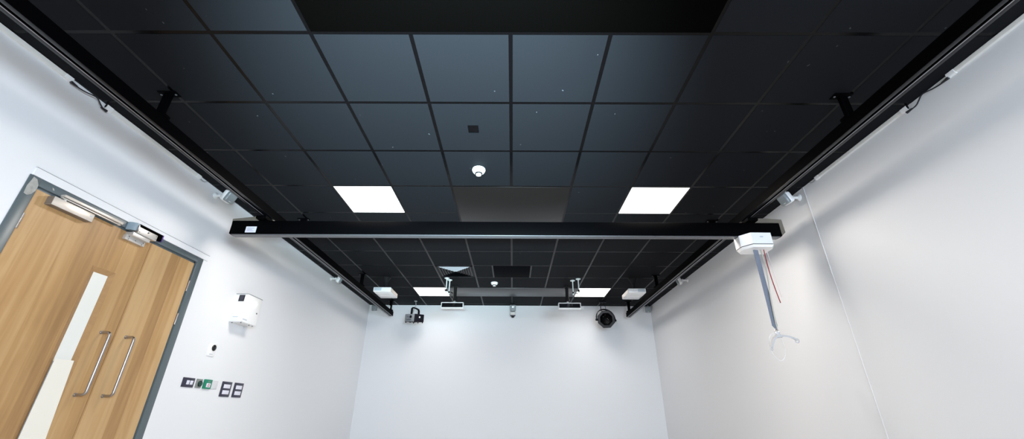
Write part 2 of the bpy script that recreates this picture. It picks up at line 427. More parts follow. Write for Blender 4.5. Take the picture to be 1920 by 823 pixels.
m = MB()
m.prism([(-2.43 - cx, 2.588 - BZ0), (-2.62 - cx, 2.588 - BZ0), (-2.85 - cx, 2.560 - BZ0), (-2.83 - cx, 2.40 - BZ0), (-2.43 - cx, 2.40 - BZ0)], 'y', BY1 - cy + .012, BY1 - cy + .032)
m.span((-2.60 - cx, BY1 - cy - .01, .05), (-2.48 - cx, BY1 - cy + .014, .10))
m.build('end_plate', 'endplate', t)
for x in (-2.464, 2.327):
    m = MB().span((x - cx - .05, -.10, BZ1 - BZ0 - .002), (x - cx + .05, .10, BZ1 - BZ0 + .030), bev=.004)
    m.span((x - cx - .008, -.06, BZ1 - BZ0 + .02), (x - cx + .008, .06, RAILZ - BZ0 + .02))
    m.build('trolley', 'black', t)
lab = MB().box((-2.566 - cx, BY0 - cy - .0006, 2.400 + .0 - BZ0), (.104, .0012, .064)).build('label_sticker', 'label', t, smooth=False)
for i, (w, dx) in enumerate(((.07, -.004), (.05, -.012), (.066, -.004))):
    MB().box((-2.566 - cx + dx, BY0 - cy - .0016, 2.414 - .014 * i - BZ0), (w, .0008, .005)).build('print', 'labelink', lab, smooth=False)

# ------------------------------------------------------------------ hoist hanging under the beam
HX, HY, HZ = 2.330, 3.645, 2.215                      # bottom centre of the cassette
t = thing('patient_hoist', 'white faceted hoist cassette under the right end of the beam, grey strap hanging', 'hoist', (HX, HY, HZ))
poly = [(-.145, -.03), (-.075, -.115), (.115, -.115), (.150, -.06), (.150, .10), (-.10, .11), (-.145, .06)]
k = lambda f: [(a * f, b * f) for a, b in poly]
MB().prism(k(1.0), 'z', .030, .142).build('housing', 'whitegloss', t)
MB().prism(k(.985), 'z', .022, .0305).build('seam', 'seam', t)
m = MB(); A = [m.bm.verts.new((a, b, .0225)) for a, b in poly]; B = [m.bm.verts.new((a * .9, b * .9, 0)) for a, b in poly]
m.bm.faces.new(A[::-1]); m.bm.faces.new(B)
for i in range(7): m.bm.faces.new((A[i], A[(i + 1) % 7], B[(i + 1) % 7], B[i]))
m.build('lid', 'whitegloss', t)
MB().box((.02, -.1158, .10), (.03, .0012, .012)).build('badge', 'ventgrey', t)
for x in (-.05, .03): MB().cyl((x, 0, .13), (x, 0, .1405), .012).build('carrier', 'lip', t)
SX = -.010
MB().strip([(SX, -.02, .015), (SX, -.02, -.25), (SX - .001, -.02, -.50), (SX - .004, -.02, -.70)], .050, .0025, [(1, .12, 0)] * 4).build('strap', 'strap', t)
m = MB().strip([(SX - .004, -.021, -.685), (SX - .004, -.02, -.716)], [.046, .050], .006, [(1, .12, 0)] * 2)
m.strip([(SX - .004, -.02, -.716), (SX - .001, -.02, -.731), (SX + .003, -.02, -.7455)], [.050, .036, .018], .004, [(1, .12, 0)] * 3)
m.build('strap_end', 'strap', t)
def sway(p0, p1, b, n=14):
    p0, p1, b = Vector(p0), Vector(p1), Vector(b)
    return [p0.lerp(p1, i / n) + b * math.sin(PI * i / n) for i in range(n + 1)]
MB().tube(sway((.064, -.03, .01), (.086, -.03, -.515), (-.012, 0, 0)), .0042, 8).build('pull_cord', 'red', t)
m = MB().tube(sway((.032, -.03, .01), (.010, -.035, -.42), (.014, 0, 0)) + [Vector((.000, -.035, -.55)), Vector((-.006, -.03, -.70)), Vector((-.002, -.025, -.742))], .0055, 8)
m.build('cable', 'cordwhite', t)
MB().tube(sway((.098, -.02, .01), (.118, -.02, -.46), (-.004, 0, 0)), .0028, 8).build('cord', 'cordpale', t)

# spreader bar on the strap
t = thing('spreader_bar', 'white curved spreader bar with end loops hanging from the grey strap', 'spreader bar', (2.322, 3.625, 1.415))
MB().cyl((0, 0, 0.0), (0, 0, .03), .020, .014).cyl((0, 0, -.02), (0, 0, .002), .03, .026).build('hub', 'armgrey', t)
MB().tube([(.016 * math.cos(a), 0, .026 + .022 * math.sin(a)) for a in [i * PI / 9 - .3 for i in range(12)]], .0055, 8).build('shackle', 'steel', t)
armL = [(-.012, -.01, -.008), (-.045, -.03, -.02), (-.085, -.055, -.048), (-.115, -.072, -.085), (-.130, -.08, -.115)]
armR = [(.012, .01, -.004), (.06, .028, .004), (.115, .045, .000), (.165, .058, -.012), (.195, .064, -.028)]
MB().strip(armL, [.034, .032, .028, .024, .018], .016, [(.35, -1, .2)] * 5).build('arm', 'armgrey', t)
MB().strip(armR, [.034, .032, .028, .026, .022], .016, [(-.2, 1, .45)] * 5).build('arm', 'armgrey', t)
def loop(c, r, tilt):
    return [Vector(c) + Vector((r * math.cos(a), r * .3 * math.cos(a) * tilt, r * 1.3 * math.sin(a))) for a in [i * 2 * PI / 20 for i in range(20)]]
MB().tube(loop((-.132, -.08, -.126), .010, 1), .004, 8, closed=True).build('end_loop', 'armgrey', t)
MB().tube(loop((.198, .064, -.036), .014, -1), .004, 8, closed=True).build('end_loop', 'armgrey', t)
MB().tube([Vector((-.045, -.03, -.10)) + Vector((.062 * math.cos(a), .01, .115 * math.sin(a))) for a in [i * 2 * PI / 28 for i in range(28)]], .0018, 8, closed=True).build('cord_loop', 'palegrey', t)

# ------------------------------------------------------------------ tracking sensors
def sensor_parts(t, flat=False):
    """local +X = out of the wall, z up; front window turned down and out"""
    m = MB().lathe([(0, 0), (.034, 0), (.034, .006), (.026, .012), (.015, .020), (.0, .020)], (0, 0, 0), (1, 0, 0))
    m.build('wall_plate', 'white', t)
    m = MB().cyl((.018, 0, 0), (.075, 0, 0), .014).lathe([(0, -.022), (.017, -.014), (.022, 0), (.017, .014), (0, .022)], (.082, 0, 0), (1, 0, 0))
    m.build('ball_joint', 'white', t)
def sensor(loc, wallrot, yaw, pitch, label, size=.118, off=.135, zoff=-.012):
    t = thing('tracking_sensor', label, 'sensor', loc, (0, 0, wallrot), group='white motion tracking sensors high on the walls')
    sensor_parts(t)
    R = (Matrix.Rotation(yaw, 3, 'Z') @ Matrix.Rotation(pitch, 3, 'Y')).to_euler()
    s = size / 2
    b = MB().box((-.002, 0, 0), (.062, size, size), bev=.022, seg=4).build('body', 'whitegloss', t, (off, 0, zoff), R)
    MB().box((.030, 0, 0), (.046, size * .90, size * .90), bev=.016, seg=4).build('front_window', 'sensorgrey', b)
    MB().box((.0535, 0, -s * .62), (.001, .026, .004)).build('mark', 'white', b)
    MB().cyl((-.03, .02, s * .8), (-.03, .02, s * 1.25), .005, n=8).build('lug', 'ventgrey', b)
    return t
sensor((XL, 3.60, 2.770), 0, -.12, .45, 'white tracking sensor on the left wall above the door corner, nearer one')
sensor((XR, 3.60, 2.775), PI, .12, .45, 'white tracking sensor on the right wall above the pale vertical strip')
sensor((XL, 6.47, 2.797), 0, .35, .35, 'small white tracking sensor far along the left wall under the ceiling edge')
sensor((XR, 6.47, 2.800), PI, -.35, .35, 'small white tracking sensor far along the right wall under the ceiling edge')
sensor((-2.872, YB, 2.772), -PI / 2, .0, .30, 'grey-faced tracking sensor in the left corner of the back wall', size=.13, off=.085)
sensor((2.793, YB, 2.770), -PI / 2, .0, .30, 'grey-faced tracking sensor in the right corner of the back wall', size=.13, off=.085)
sensor((-.002, YB, 2.783), -PI / 2, .0, .30, 'grey-faced tracking sensor at the middle of the back wall above a camera', size=.13, off=.085)
t = thing('wall_camera', 'small grey camera with black lens on the back wall, under the middle sensor', 'camera', (-.004, YB, 2.64), (0, 0, -PI / 2))
MB().box((.006, 0, 0), (.012, .06, .05), bev=.004).cyl((.01, 0, .02), (.06, 0, .035), .012).build('bracket', 'grey', t)
Rc = Matrix.Rotation(.55, 3, 'Y').to_euler()
b = MB().box((0, 0, .018), (.085, .102, .065), bev=.014, seg=3).build('body', 'offwhite', t, (.085, 0, .012), Rc)
MB().box((.0, 0, -.026), (.078, .104, .03), bev=.01).build('front_band', 'navy', b)
MB().lathe([(0, -.036), (.030, -.034), (.036, -.02), (.036, 0)], (.01, 0, -.036)).build('lens', 'lens', b)

# ------------------------------------------------------------------ wall-top battens and cables
def batten(x, side, y0, y1, label):
    t = thing('light_batten', label, 'light batten', (x, (y0 + y1) / 2, CZ - .003), group='slim white battens along the wall tops')
    L = (y1 - y0) / 2; s = side
    MB().prism([(0, 0), (s * .018, 0), (s * .018, -.010), (s * .013, -.024), (0, -.028)], 'y', -L, L).build('body', 'offwhite', t)
    for e in (-1, 1):
        MB().prism([(0, 0), (s * .021, 0), (s * .021, -.012), (s * .015, -.028), (0, -.032)], 'y', e * L, e * (L - .05)).build('end_cap', 'white', t)
    return t
batten(XL, 1, -.6, 2.092, 'slim white batten at the top of the left wall, nearest the camera')
batten(XL, 1, 2.345, 3.345, 'slim white batten at the top of the left wall above the door')
batten(XR, -1, -.6, 2.030, 'slim white batten at the top of the right wall, nearest the camera')
batten(XR, -1, 2.330, 3.320, 'slim white batten at the top of the right wall, beyond the cable')
def cable(x, s, ya, yb, label):
    pts = [(0, 0, 0), (s * .004, .04, -.004), (s * .008, .09, .002), (s * .012, .13, .012), (s * .010, .165, .016), (s * .006, .20, -.004), (s * .002, .235, -.020), (0, yb - ya, -.018)]
    sm = []
    P = [Vector(p) for p in pts]
    for i in range(len(P) - 1):
        p0, p1, p2, p3 = P[max(i - 1, 0)], P[i], P[i + 1], P[min(i + 2, len(P) - 1)]
        for q in range(6):
            u = q / 6
            sm.append(0.5 * ((2 * p1) + (p2 - p0) * u + (2 * p0 - 5 * p1 + 4 * p2 - p3) * u * u + (3 * p1 - p0 - 3 * p2 + p3) * u ** 3))
    sm.append(P[-1])
    t = thing('link_cable', label, 'cable', (x + s * .018, ya, CZ - .036), group='short black cables linking the battens')
    MB().tube(sm, .0045, 8).build('lead', 'cable', t)
    MB().cyl((0, -.012, 0), (s * .004, .03, -.003), .010, .006, n=10).build('plug', 'cable', t)
    MB().cyl(sm[-1] + Vector((0, .012, 0)), sm[-1] + Vector((0, -.03, 0)), .010, .006, n=10).build('plug', 'cable', t)
cable(XL, 1, 2.095, 2.345, 'short black cable joining the battens at the top of the left wall')
cable(XR, -1, 2.035, 2.330, 'short black cable joining the battens at the top of the right wall')
for x, s, y in ((XL, 1, 3.345), (XR, -1, 3.320)):
    o = MB().tube([(0, 0, 0), (0, .03, -.006), (s * .002, .06, .0), (s * .002, .075, .016)], .003, 8).build('wire_tail', 'grey', None, (x + s * .015, y, CZ - .028))
    tag(o, 'short grey wire tail at the far end of the %s wall batten' % ('left' if s > 0 else 'right'), 'wire', 'grey wire tails on the wall battens')

# ------------------------------------------------------------------ right wall joint strip, door head strip
structure(MB().use(0).span((XR - .004, 3.505, 1.95), (XR, 3.515, CZ - .002), bev=.001).use(1).span((XR - .002, 3.507, 0), (XR, 3.513, 1.95)).build('trim_1', ['white', 'wall']))
m = MB().span((XL, 2.171, 2.1275), (XL + .010, 3.774, 2.180)); structure(m.build('trim_2', 'wall'))
structure(MB().span((XL, 2.171, 2.180), (XL + .0112, 3.776, 2.1825)).build('shadow_line_1', 'midgrey'))  # grey strip paints the shadow gap over the door head strip

# ------------------------------------------------------------------ door
door = structure(bpy.data.objects.new('door_1', None)); COL.objects.link(door); door.location = (XL, 2.94, 0)
OY = 2.94
def D(y): return y - OY
LZ = 2.058                                             # top of the leaves
m = MB()
m.span((-.12, D(DY0), 0), (.006, D(2.230), DZ), bev=.003)
m.span((-.12, D(3.652), 0), (.006, D(DY1), DZ), bev=.003)
m.span((-.12, D(2.225), LZ + .018), (.006, D(3.66), DZ), bev=.003)
m.span((-.12, D(3.640), 0), (-.012, D(3.655), LZ + .02)); m.span((-.12, D(2.225), LZ + .004), (-.012, D(3.66), LZ + .02))
m.span((-.12, D(2.228), 0), (-.030, D(2.233), LZ))
fr = m.build('frame', 'frame', door)
m = MB()                                               # bare filler patch at the mitre
patch = [(2.182, 2.118), (2.204, 2.112), (2.224, 2.082), (2.228, 2.045), (2.214, 2.012), (2.196, 1.996), (2.176, 2.00), (2.172, 2.05), (2.178, 2.09)]
m.prism([(D(a), b) for a, b in patch], 'x', .0058, .0068)
pt = m.build('filler_patch', 'framewear', fr); pt['label'] = 'pale bare patch on grey frame corner'
m = MB().prism([(D(2.300), 2.108), (D(2.312), 2.104), (D(2.318), 2.094), (D(2.308), 2.092)], 'x', .0058, .0066)
m.build('filler_patch', 'framewear', fr)
YM = 3.136
GY0, GY1, GZ0, GZ1 = 2.764, 2.950, .15, 1.733
m = MB()
FX = -.004
m.span((-.05, D(2.236), .006), (FX, D(GY0), LZ)); m.span((-.05, D(GY1), .006), (FX, D(YM - .0015), LZ))
m.span((-.05, D(GY0), GZ1), (FX, D(GY1), LZ)); m.span((-.05, D(GY0), .006), (FX, D(GY1), GZ0))
wide = m.build('leaf', 'oak', door, smooth=False); wide['label'] = 'wide oak leaf with glazed slot'
m = MB().span((-.05, D(YM + .0025), .006), (FX, D(3.638), LZ))
nar = m.build('leaf', 'oak', door, smooth=False); nar['label'] = 'narrow plain oak leaf'
m = MB()
b_ = .036
O = [(D(GY0), GZ0), (D(GY1), GZ0), (D(GY1), GZ1), (D(GY0), GZ1)]
I = [(D(GY0 + b_), GZ0 + b_), (D(GY1 - b_), GZ0 + b_), (D(GY1 - b_), GZ1 - b_), (D(GY0 + b_), GZ1 - b_)]
ring = lambda pts, x: [m.bm.verts.new((x, a, b)) for a, b in pts]
R0, R1, R2, R3 = ring(O, -.05), ring(O, FX + .001), ring(I, FX - .012), ring(I, -.05)
for A_, B_ in ((R0, R1), (R1, R2), (R2, R3)):
    for k_ in range(4): m.bm.faces.new((A_[k_], A_[(k_ + 1) % 4], B_[(k_ + 1) % 4], B_[k_]))
m.build('glazing_bead', 'oakedge', wide, smooth=False)
MB().span((-.036, D(GY0 + b_), 1.08), (FX - .0125, D(GY1 - b_), GZ1 - b_)).build('pane', 'film', wide, smooth=False)
MB().prism([(D(GY0 + .028), GZ0 + .03), (D(2.968), GZ0 + .03), (D(2.958), .60), (D(2.922), 1.094), (D(GY0 + .030), 1.094)], 'x', FX + .0012, FX + .0022).build('film_panel', 'film2', wide, smooth=False)
def pull(parent, y):
    r, st, z0, z1 = .0095, .070, .880, 1.306
    pts = [(FX, 0, z1)]
    for i in range(7):
        a = i / 6 * PI / 2; pts.append((FX + st - .025 + .025 * math.sin(a), 0, z1 - .025 + .025 * math.cos(a)))
    for i in range(7):
        a = i / 6 * PI / 2; pts.append((FX + st - .025 + .025 * math.cos(a), 0, z0 + .025 - .025 * math.sin(a)))
    pts.append((FX, 0, z0))
    m = MB().tube(pts, r, 14)
    for z in (z0, z1): m.cyl((FX, 0, z), (FX + .004, 0, z), .014)
    m.build('handle', 'steel', parent, (0, D(y), 0))
pull(wide, 3.029); pull(nar, 3.238)
def hinge(parent, y, z, s):
    m = MB().span((-.006, -.005, z - .05), (.005, .005, z + .05), bev=.001)
    for i in range(3): m.cyl((.004, 0, z - .05 + i * .0345), (.004, 0, z - .05 + i * .0345 + .031), .0055, n=12)
    m.build('hinge', 'steel', parent, (0, D(y), 0))
for z in (1.838, .95, .25): hinge(wide, 2.2335, z, 1)
for z in (1.840, 1.535, .25): hinge(nar, 3.6445, z, -1)
# door closer on the wide leaf with its arm and guide rail
def cb(name, mt, a, b, parent, bev=.003): return MB().span((a[0], D(a[1]), a[2]), (b[0], D(b[1]), b[2]), bev=bev).build(name, mt, parent)
c = MB().use(0).span((FX, D(2.309), 1.992), (.044, D(2.587), 2.050), bev=.003)
c.use(1).span((FX + .001, D(2.3078), 1.9935), (.0425, D(2.3092), 2.0485)); c.span((FX + .001, D(2.310), 1.9908), (.043, D(2.586), 1.9922))  # darker skins paint shade on the closer's near side and underside
c.use(2).box((.0445, D(2.565), 2.028), (.0012, .018, .010))
c.build('door_closer', ['champ', 'champshade', 'ventgrey'], wide)
cb('guide_rail', 'champ', (.006, 2.364, 2.074), (.040, 2.806, 2.091), fr, .002)
m = MB().box((.030, D(2.575), 2.064), (.012, .44, .007), bev=.001).cyl((.022, D(2.385), 2.048), (.022, D(2.385), 2.070), .010)
m.cyl((.022, D(2.79), 2.060), (.022, D(2.79), 2.078), .006)
m.build('closer_arm', 'alu', wide)
# hold-open unit on the frame and its bracket on the leaf
m = MB().use(0).span((.004, D(2.935), 2.090), (.030, D(3.180), 2.147), bev=.003).use(1).span((.004, D(3.178), 2.089), (.031, D(3.188), 2.148), bev=.002)
m.build('lock_housing', ['black', 'purple'], fr)
pl = MB().span((.028, D(2.909), 2.055), (.072, D(3.088), 2.105), bev=.002).build('lock_cover', 'alu', fr)
for y in (2.922, 3.076):
    for z in (2.067, 2.093): MB().cyl((.071, D(y), z), (.0735, D(y), z), .003, n=8).build('screw', 'seam', fr)
MB().cyl((.071, D(2.995), 2.088), (.073, D(2.995), 2.088), .006, n=10).box((.0725, D(3.000), 2.094), (.002, .016, .004)).build('emblem', 'seam', fr)
m = MB()
m.prism([(.006, D(2.868)), (.006, D(2.912)), (.066, D(2.909)), (.062, D(2.892)), (.036, D(2.872))], 'z', 2.068, 2.130)
m.build('curved_cover', 'bluegrey', fr)
cb('lock_edge', 'steel', (.045, 2.9, 2.058), (.074, 2.9085, 2.116), fr, .001)
m = MB().span((FX, D(2.880), 1.992), (.022, D(3.058), 2.030), bev=.002).span((FX, D(2.890), 2.024), (.060, D(3.050), 2.054), bev=.002)
m.build('lock_bracket', 'alu', wide)
for y, z in ((2.906, 2.020), (2.906, 2.000), (2.968, 2.010), (3.030, 2.000), (3.040, 2.018)):
    MB().cyl((.021, D(y), z), (.0235, D(y), z), .0035, n=8).build('bracket_screw', 'seam', wide)

# ------------------------------------------------------------------ things on the left wall beside the door
def onwall(name, label, cat, y, z, group=None): return thing(name, label, cat, (XL - .0012, y, z), (0, 0, 0), group)
t = onwall('wall_box', 'white angular wall-mounted box with small black window beside the door', 'wall box', 4.45, 1.655)
bw, bd, bz = .125, .135, .295
NY, FY = -.118, .148
m = MB().span((0, NY, .0), (bd, FY, bz), bev=.003); m.build('housing', 'whitegloss', t)
MB().span((-.0, NY - .004, bz), (bd + .004, FY + .004, bz + .006), bev=.001).build('top_cap', 'grey', t)
w_ = MB().span((.040, NY - .003, .216), (.102, NY + .002, .287), bev=.002).build('window', 'lens', t)
MB().span((.052, NY - .005, .226), (.092, NY - .002, .279), bev=.001).build('window_inset', 'navy', w_)
MB().cyl((bd - .001, FY - .045, .13), (bd + .006, FY - .045, .13), .008).build('lock', 'midgrey', t)
for x, y in ((.02, NY + .03), (.115, NY + .03), (.115, FY - .09), (.115, FY - .03)):
    MB().cyl((x, y, 0), (x, y, -.013), .0065, .005, n=10).build('foot', 'midgrey', t)
MB().span((.03, NY - .0012, .045), (.085, NY + .001, .052)).build('print', 'ventgrey', t, smooth=False)
MB().span((bd - .001, NY + .012, .022), (bd + .0012, NY + .085, .034)).build('print', 'ventgrey', t, smooth=False)
MB().span((.0, NY + .004, -.004), (bd - .006, FY - .004, .001)).build('base_plate', 'white', t)

t = onwall('wall_sensor', 'small white wall plate with a round black knob under the white box', 'wall sensor', 4.207, 1.342)
MB().span((0, -.052, -.06), (.012, .052, .06), bev=.004).build('plate', 'whitegloss', t)
MB().lathe([(.030, .011), (.030, .016), (.024, .022), (.012, .026), (0, .027)], (0, .012, .022), (1, 0, 0)).build('knob', 'lens', t)
MB().span((.011, -.03, -.045), (.0128, .02, -.038)).build('print', 'ventgrey', t)

PZ = 1.026
t = onwall('light_switch', 'wide black switch plate with two white rockers, nearest the door', 'light switch', 4.027, PZ)
MB().box((.005, 0, 0), (.010, .148, .082), bev=.003).build('plate', 'navy', t)
for y in (-.010, .036): MB().box((.0105, y, 0), (.007, .034, .036), Matrix.Rotation(.06, 3, 'Y'), bev=.002).build('rocker', 'label', t)
t = onwall('key_switch', 'small grey plate with a dark round green button between black and green plates', 'switch', 4.168, PZ)
MB().box((.005, 0, 0), (.010, .078, .080), bev=.003).build('plate', 'plategrey', t)
MB().lathe([(.027, .009), (.027, .018), (.022, .022), (0, .023)], (0, .008, -.002), (1, 0, 0)).build('button', 'darkgreen', t)
MB().box((.024, .008, .0), (.003, .004, .012)).build('mark', 'green', t)
t = onwall('break_glass_unit', 'green emergency door release unit with white square panel', 'call point', 4.283, PZ)
MB().box((.009, 0, 0), (.018, .106, .086), bev=.004).build('housing', 'green', t)
MB().box((.0182, .004, -.010), (.004, .056, .038), bev=.001).build('glass', 'label', t)
MB().tube([(.0206, .004 + .009 * math.cos(a), -.010 + .012 * math.sin(a)) for a in [i * 2 * PI / 20 for i in range(20)]], .0024, 6, closed=True).build('symbol', 'redmark', t)
for i in range(3): MB().box((.0182, -.006 + .013 * i, .027 - .002 * (i % 2)), (.0012, .008, .008)).build('print', 'plategrey', t)
MB().box((.0182, .008, .019), (.0012, .03, .003)).build('print', 'plategrey', t)
t = onwall('blank_plate', 'blank white wall plate beside the green unit', 'blank plate', 4.392, PZ)
MB().box((.004, 0, 0), (.008, .092, .078), bev=.003).build('plate', 'palegrey', t)
for y in (-.036, .036): MB().cyl((.007, y, 0), (.0088, y, 0), .003, n=8).build('screw', 'ventgrey', t)
def socket(y, label):
    t = onwall('data_socket', label, 'socket', y, .995, 'black double wall sockets')
    MB().box((.005, 0, 0), (.010, .156, .147), bev=.003).build('plate', 'navy', t)
    for z in (.028, -.030):
        MB().box((.0098, .002, z), (.004, .106, .038), bev=.001).build('module', 'label', t)
    return t
socket(4.585, 'tall black plate with two white modules, left of the pair')
socket(4.790, 'tall black plate with two white modules, right of the pair, furthest from the door')

# ------------------------------------------------------------------ ceiling projectors
def projector(x, s, label):
    """s=+1: right side is painted brown for warm light"""
    t = thing('projector', label, 'projector', (x, 6.4, 2.563), group='white ceiling projectors')
    MB().span((-.142, 0, 0), (.142, .43, .074), bev=.010).build('body', 'whitegloss', t)
    MB().span((s * .1415, .03, .008), (s * .1435, .40, .066)).build('warm_lit_side', 'warmlit', t)  # brown skin paints warm light onto the inward side
    m = MB().span((-s * .125, -.003, .016), (-s * .125 + s * .115, .002, .064), bev=.002); m.build('vent', 'ventgrey', t)
    MB().lathe([(.022, 0), (.024, .010), (.018, .010), (.016, .002), (0, .002)], (s * .07, 0, .04), (0, -1, 0)).build('lens', 'white', t)
    m = MB().box((0, .16, .085), (.14, .14, .024), bev=.004).cyl((0, .16, .09), (0, .16, CZ - 2.563 - .01), .026).lathe([(.026, .19), (.06, CZ - 2.563 - .02), (.075, CZ - 2.563)], (0, .16, 0))
    m.build('mount_pole', 'blackmat', t)
    m = MB().span((-.10, .10, -.002), (.10, .30, .001)); m.build('base_hatch', 'white', t)
    return t
projector(-2.130, 1, 'flat white projector hanging from the ceiling beside the left rail')
projector(2.012, -1, 'flat white projector hanging from the ceiling beside the right rail')
def wide_unit(x, s, label):
    z = 2.452
    t = thing('ceiling_unit', label, 'ceiling unit', (x, 7.0, z), group='white ceiling units with black fronts')
    m = MB()
    m.span((-.196, .0, .082), (.196, .10, .094), bev=.003)
    m.span((-.196, .0, -.004), (.196, .10, .006), bev=.003)
    for e in (-1, 1): m.span((e * .196, .0, -.002), (e * .184, .10, .092), bev=.003)
    m.span((-.19, .085, 0), (.19, .098, .09))
    m.build('case', 'white', t)
    MB().span((-.184, .012, .006), (.184, .022, .082)).build('front_panel', 'lens', t, smooth=False)
    m = MB().prism([(-.190, -.003), (.190, -.003), (.198, -.012), (-.198, -.012)], 'y', .02, .08); m.build('base_tray', 'whitegloss', t)
    m = MB()
    m.tube([Vector((.222, .03, .0)) + Vector((.018 * math.cos(a), 0, .026 * math.sin(a))) for a in [i * 2 * PI / 18 for i in range(18)]], .004, 8, closed=True)
    m.box((.205, .03, .0), (.03, .02, .012), bev=.002)
    m.build('side_latch', 'poleceram', t)
    top = CZ - z
    m = MB().cyl((s * .03, .05, .135), (s * .03, .05, top), .030).cyl((s * .03, .05, top), (s * .03, .05, top - .012), .065)
    m.cyl((s * .03, .05, .125), (s * .03, .05, .175), .038)
    m.build('mount_pole', 'blackmat', t)
    MB().cyl((s * .03, .05, .092), (s * .03, .05, .136), .020, .016).box((s * .03, .05, .096), (.10, .08, .008), bev=.002).build('mount_joint', 'alu', t)
    return t
wide_unit(-1.064, 1, 'flat white unit with black front on a black pole, left of centre')
wide_unit(.990, -1, 'flat white unit with black front on a black pole, right of centre')
def pole_pair(p, label):
    t = thing('pole_bracket', label, 'bracket', (p[0][0], p[0][1], CZ), group='twin white poles with clips on the ceiling')
    for i, (x, y, z) in enumerate(p):
        a = Vector((x - p[0][0], y - p[0][1], 0)); h = z - CZ
        m = MB().cyl(a, a + Vector((0, 0, -.008)), .042, .040, n=24).cyl(a + Vector((0, 0, -.008)), a + Vector((0, 0, -.026)), .020, .011).cyl(a + Vector((0, 0, -.02)), a + Vector((0, 0, h)), .0095, n=12)
        pl = m.build('pole', 'poleceram', t)
        e = a + Vector((0, 0, h))
        m = MB().box(e + Vector((0, 0, -.012)), (.026, .024, .030), bev=.004).cyl(e + Vector((-.004, -.012, -.012)), e + Vector((-.004, -.032, -.020)), .010, n=10)
        m.box(e + Vector(((.05 if i else -.01), -.012, -.022)), (.045, .012, .014), Matrix.Rotation(.5, 3, 'Y'), bev=.003)
        m.build('clip', 'black', pl)
        MB().cyl(e + Vector((0, 0, -.025)), e + Vector((0, 0, -.05)), .016, .012, n=12).build('tip', 'poleceram', pl)
    a, b = [Vector((x - p[0][0], y - p[0][1], z - CZ - .02)) for x, y, z in p]
    MB().cyl(a, b, .006, n=10).build('cross_bar', 'poleceram', t)
    return t
pole_pair([(-1.114, 6.56, 2.650), (-1.080, 6.66, 2.640)], 'twin white poles with clips on the ceiling by the left far light')
pole_pair([(1.094, 6.57, 2.655), (1.012, 6.66, 2.640)], 'twin white poles with clips on the ceiling by the right far light')

# ------------------------------------------------------------------ stage lights
# left: box flood in a U yoke
t = thing('stage_light', 'black box-shaped stage light with painted-lit grey side and U yoke, left side of back wall', 'stage light', (-1.965, 8.10, 2.50))
A = -.62
b = MB().use(0)
b.box((0, 0, -.005), (.31, .23, .150), bev=.014, seg=3)
body = b.build('body', 'stageblack', t, (0, 0, 0), (.10, .10, A))
MB().box((-.010, -.1135, -.004), (.275, .008, .142), bev=.004).build('lit_side', 'stagelit', body)  # lit side of the black body, its light painted in grey
for i in range(5): MB().box((-.075 + i * .03, -.1185, .02 - .004 * i), (.018, .003, .006), Matrix.Rotation(.3, 3, 'Y')).build('vent_slot', 'stageblack', body)
for z in (-.035, -.05): MB().box((-.03, -.1185, z), (.15, .003, .006)).build('vent_slot', 'stageblack', body)
MB().box((.1560, -.005, .012), (.002, .030, .030)).build('sticker', 'white', body)
for x in (-.13, .0, .13):
    for y in (-.10, .10): MB().cyl((x, y, -.075), (x, y, -.098), .011, n=10).build('foot', 'stageblack', body)
yk = [(-.03, -.122, .0), (-.03, -.124, .09), (-.03, -.12, .165), (-.03, -.095, .190), (-.03, .0, .196), (-.03, .095, .190), (-.03, .12, .165), (-.03, .124, .09), (-.03, .122, .0)]
yo = MB().strip(yk, .036, .018, [(1, 0, 0)] * len(yk)).build('yoke', 'stageblack', t, (.03, 0, 0), (0, 0, A + .25))
for s in (-1, 1): MB().cyl((-.03, s * .105, .0), (-.03, s * .140, .0), .026, n=14).build('knob', 'stageblack', yo)
m = MB().tube([(-.015, 0, .19), (-.02, .0, .22), (.005, .0, .25), (-.01, 0, CZ - 2.50)], .006, 8).cyl((-.01, 0, CZ - 2.50 - .012), (-.01, 0, CZ - 2.50), .03)
m.tube([(-.06, .02, .17), (-.02, -.02, .11), (-.07, .0, .08), (-.01, .01, .20)], .004, 6)
m.build('hook', 'grey', t)
# right: octagonal spot facing the camera
t = thing('stage_light', 'round black octagonal stage light facing forward, right side of back wall', 'stage light', (1.838, 8.02, 2.478))
dirn = Vector((-1.838, -8.02, -1.70)).normalized()
q = dirn.to_track_quat('Z', 'Y').to_euler()
m = MB()
oc = lambda r, n=8: [(r * math.cos(PI / 8 + i * PI / 4), r * math.sin(PI / 8 + i * PI / 4)) for i in range(n)]
n8 = 8
def shell(m, prof):
    rings = [[m.bm.verts.new((x, y, z)) for x, y in oc(r)] for r, z in prof]
    for A_, B_ in zip(rings, rings[1:]):
        for i in range(8):
            f = m.bm.faces.new((A_[i], A_[(i + 1) % 8], B_[(i + 1) % 8], B_[i])); f.material_index = m.mi
    return rings
r = shell(m, [(.10, -.20), (.165, -.16), (.178, -.05), (.178, .05), (.165, .062), (.128, .062), (.122, .02)])
m.bm.faces.new(r[0])
head = m.build('housing', 'stagering', t, (0, 0, 0), q)
MB().lathe([(.124, .063), (.118, .020), (.09, -.05), (.04, -.08), (0, -.085)], n=32).build('lens', 'stagelens', head)
for x, y in ((.02, .012), (.038, -.012), (-.012, .085), (-.055, .05)):
    MB().lathe([(0, .006), (.006, .003), (.008, 0)], (x, y, -.074 + .04 * (x * x + y * y) / .008 * .6)).build('reflector_glint', 'chrome', head)  # chrome dots put in as painted glints inside the barrel
yk = []
for i in range(13):
    a = PI * i / 12; yk.append((.196 * math.cos(a), .0, .232 * math.sin(a) ** .8 if 0 < i < 12 else 0))
MB().strip(yk, .045, .010, [(0, 1, 0)] * 13).build('yoke', 'stageblack', t, (0, .02, -.015), (-.25, 0, q[2] * 0 + .2))
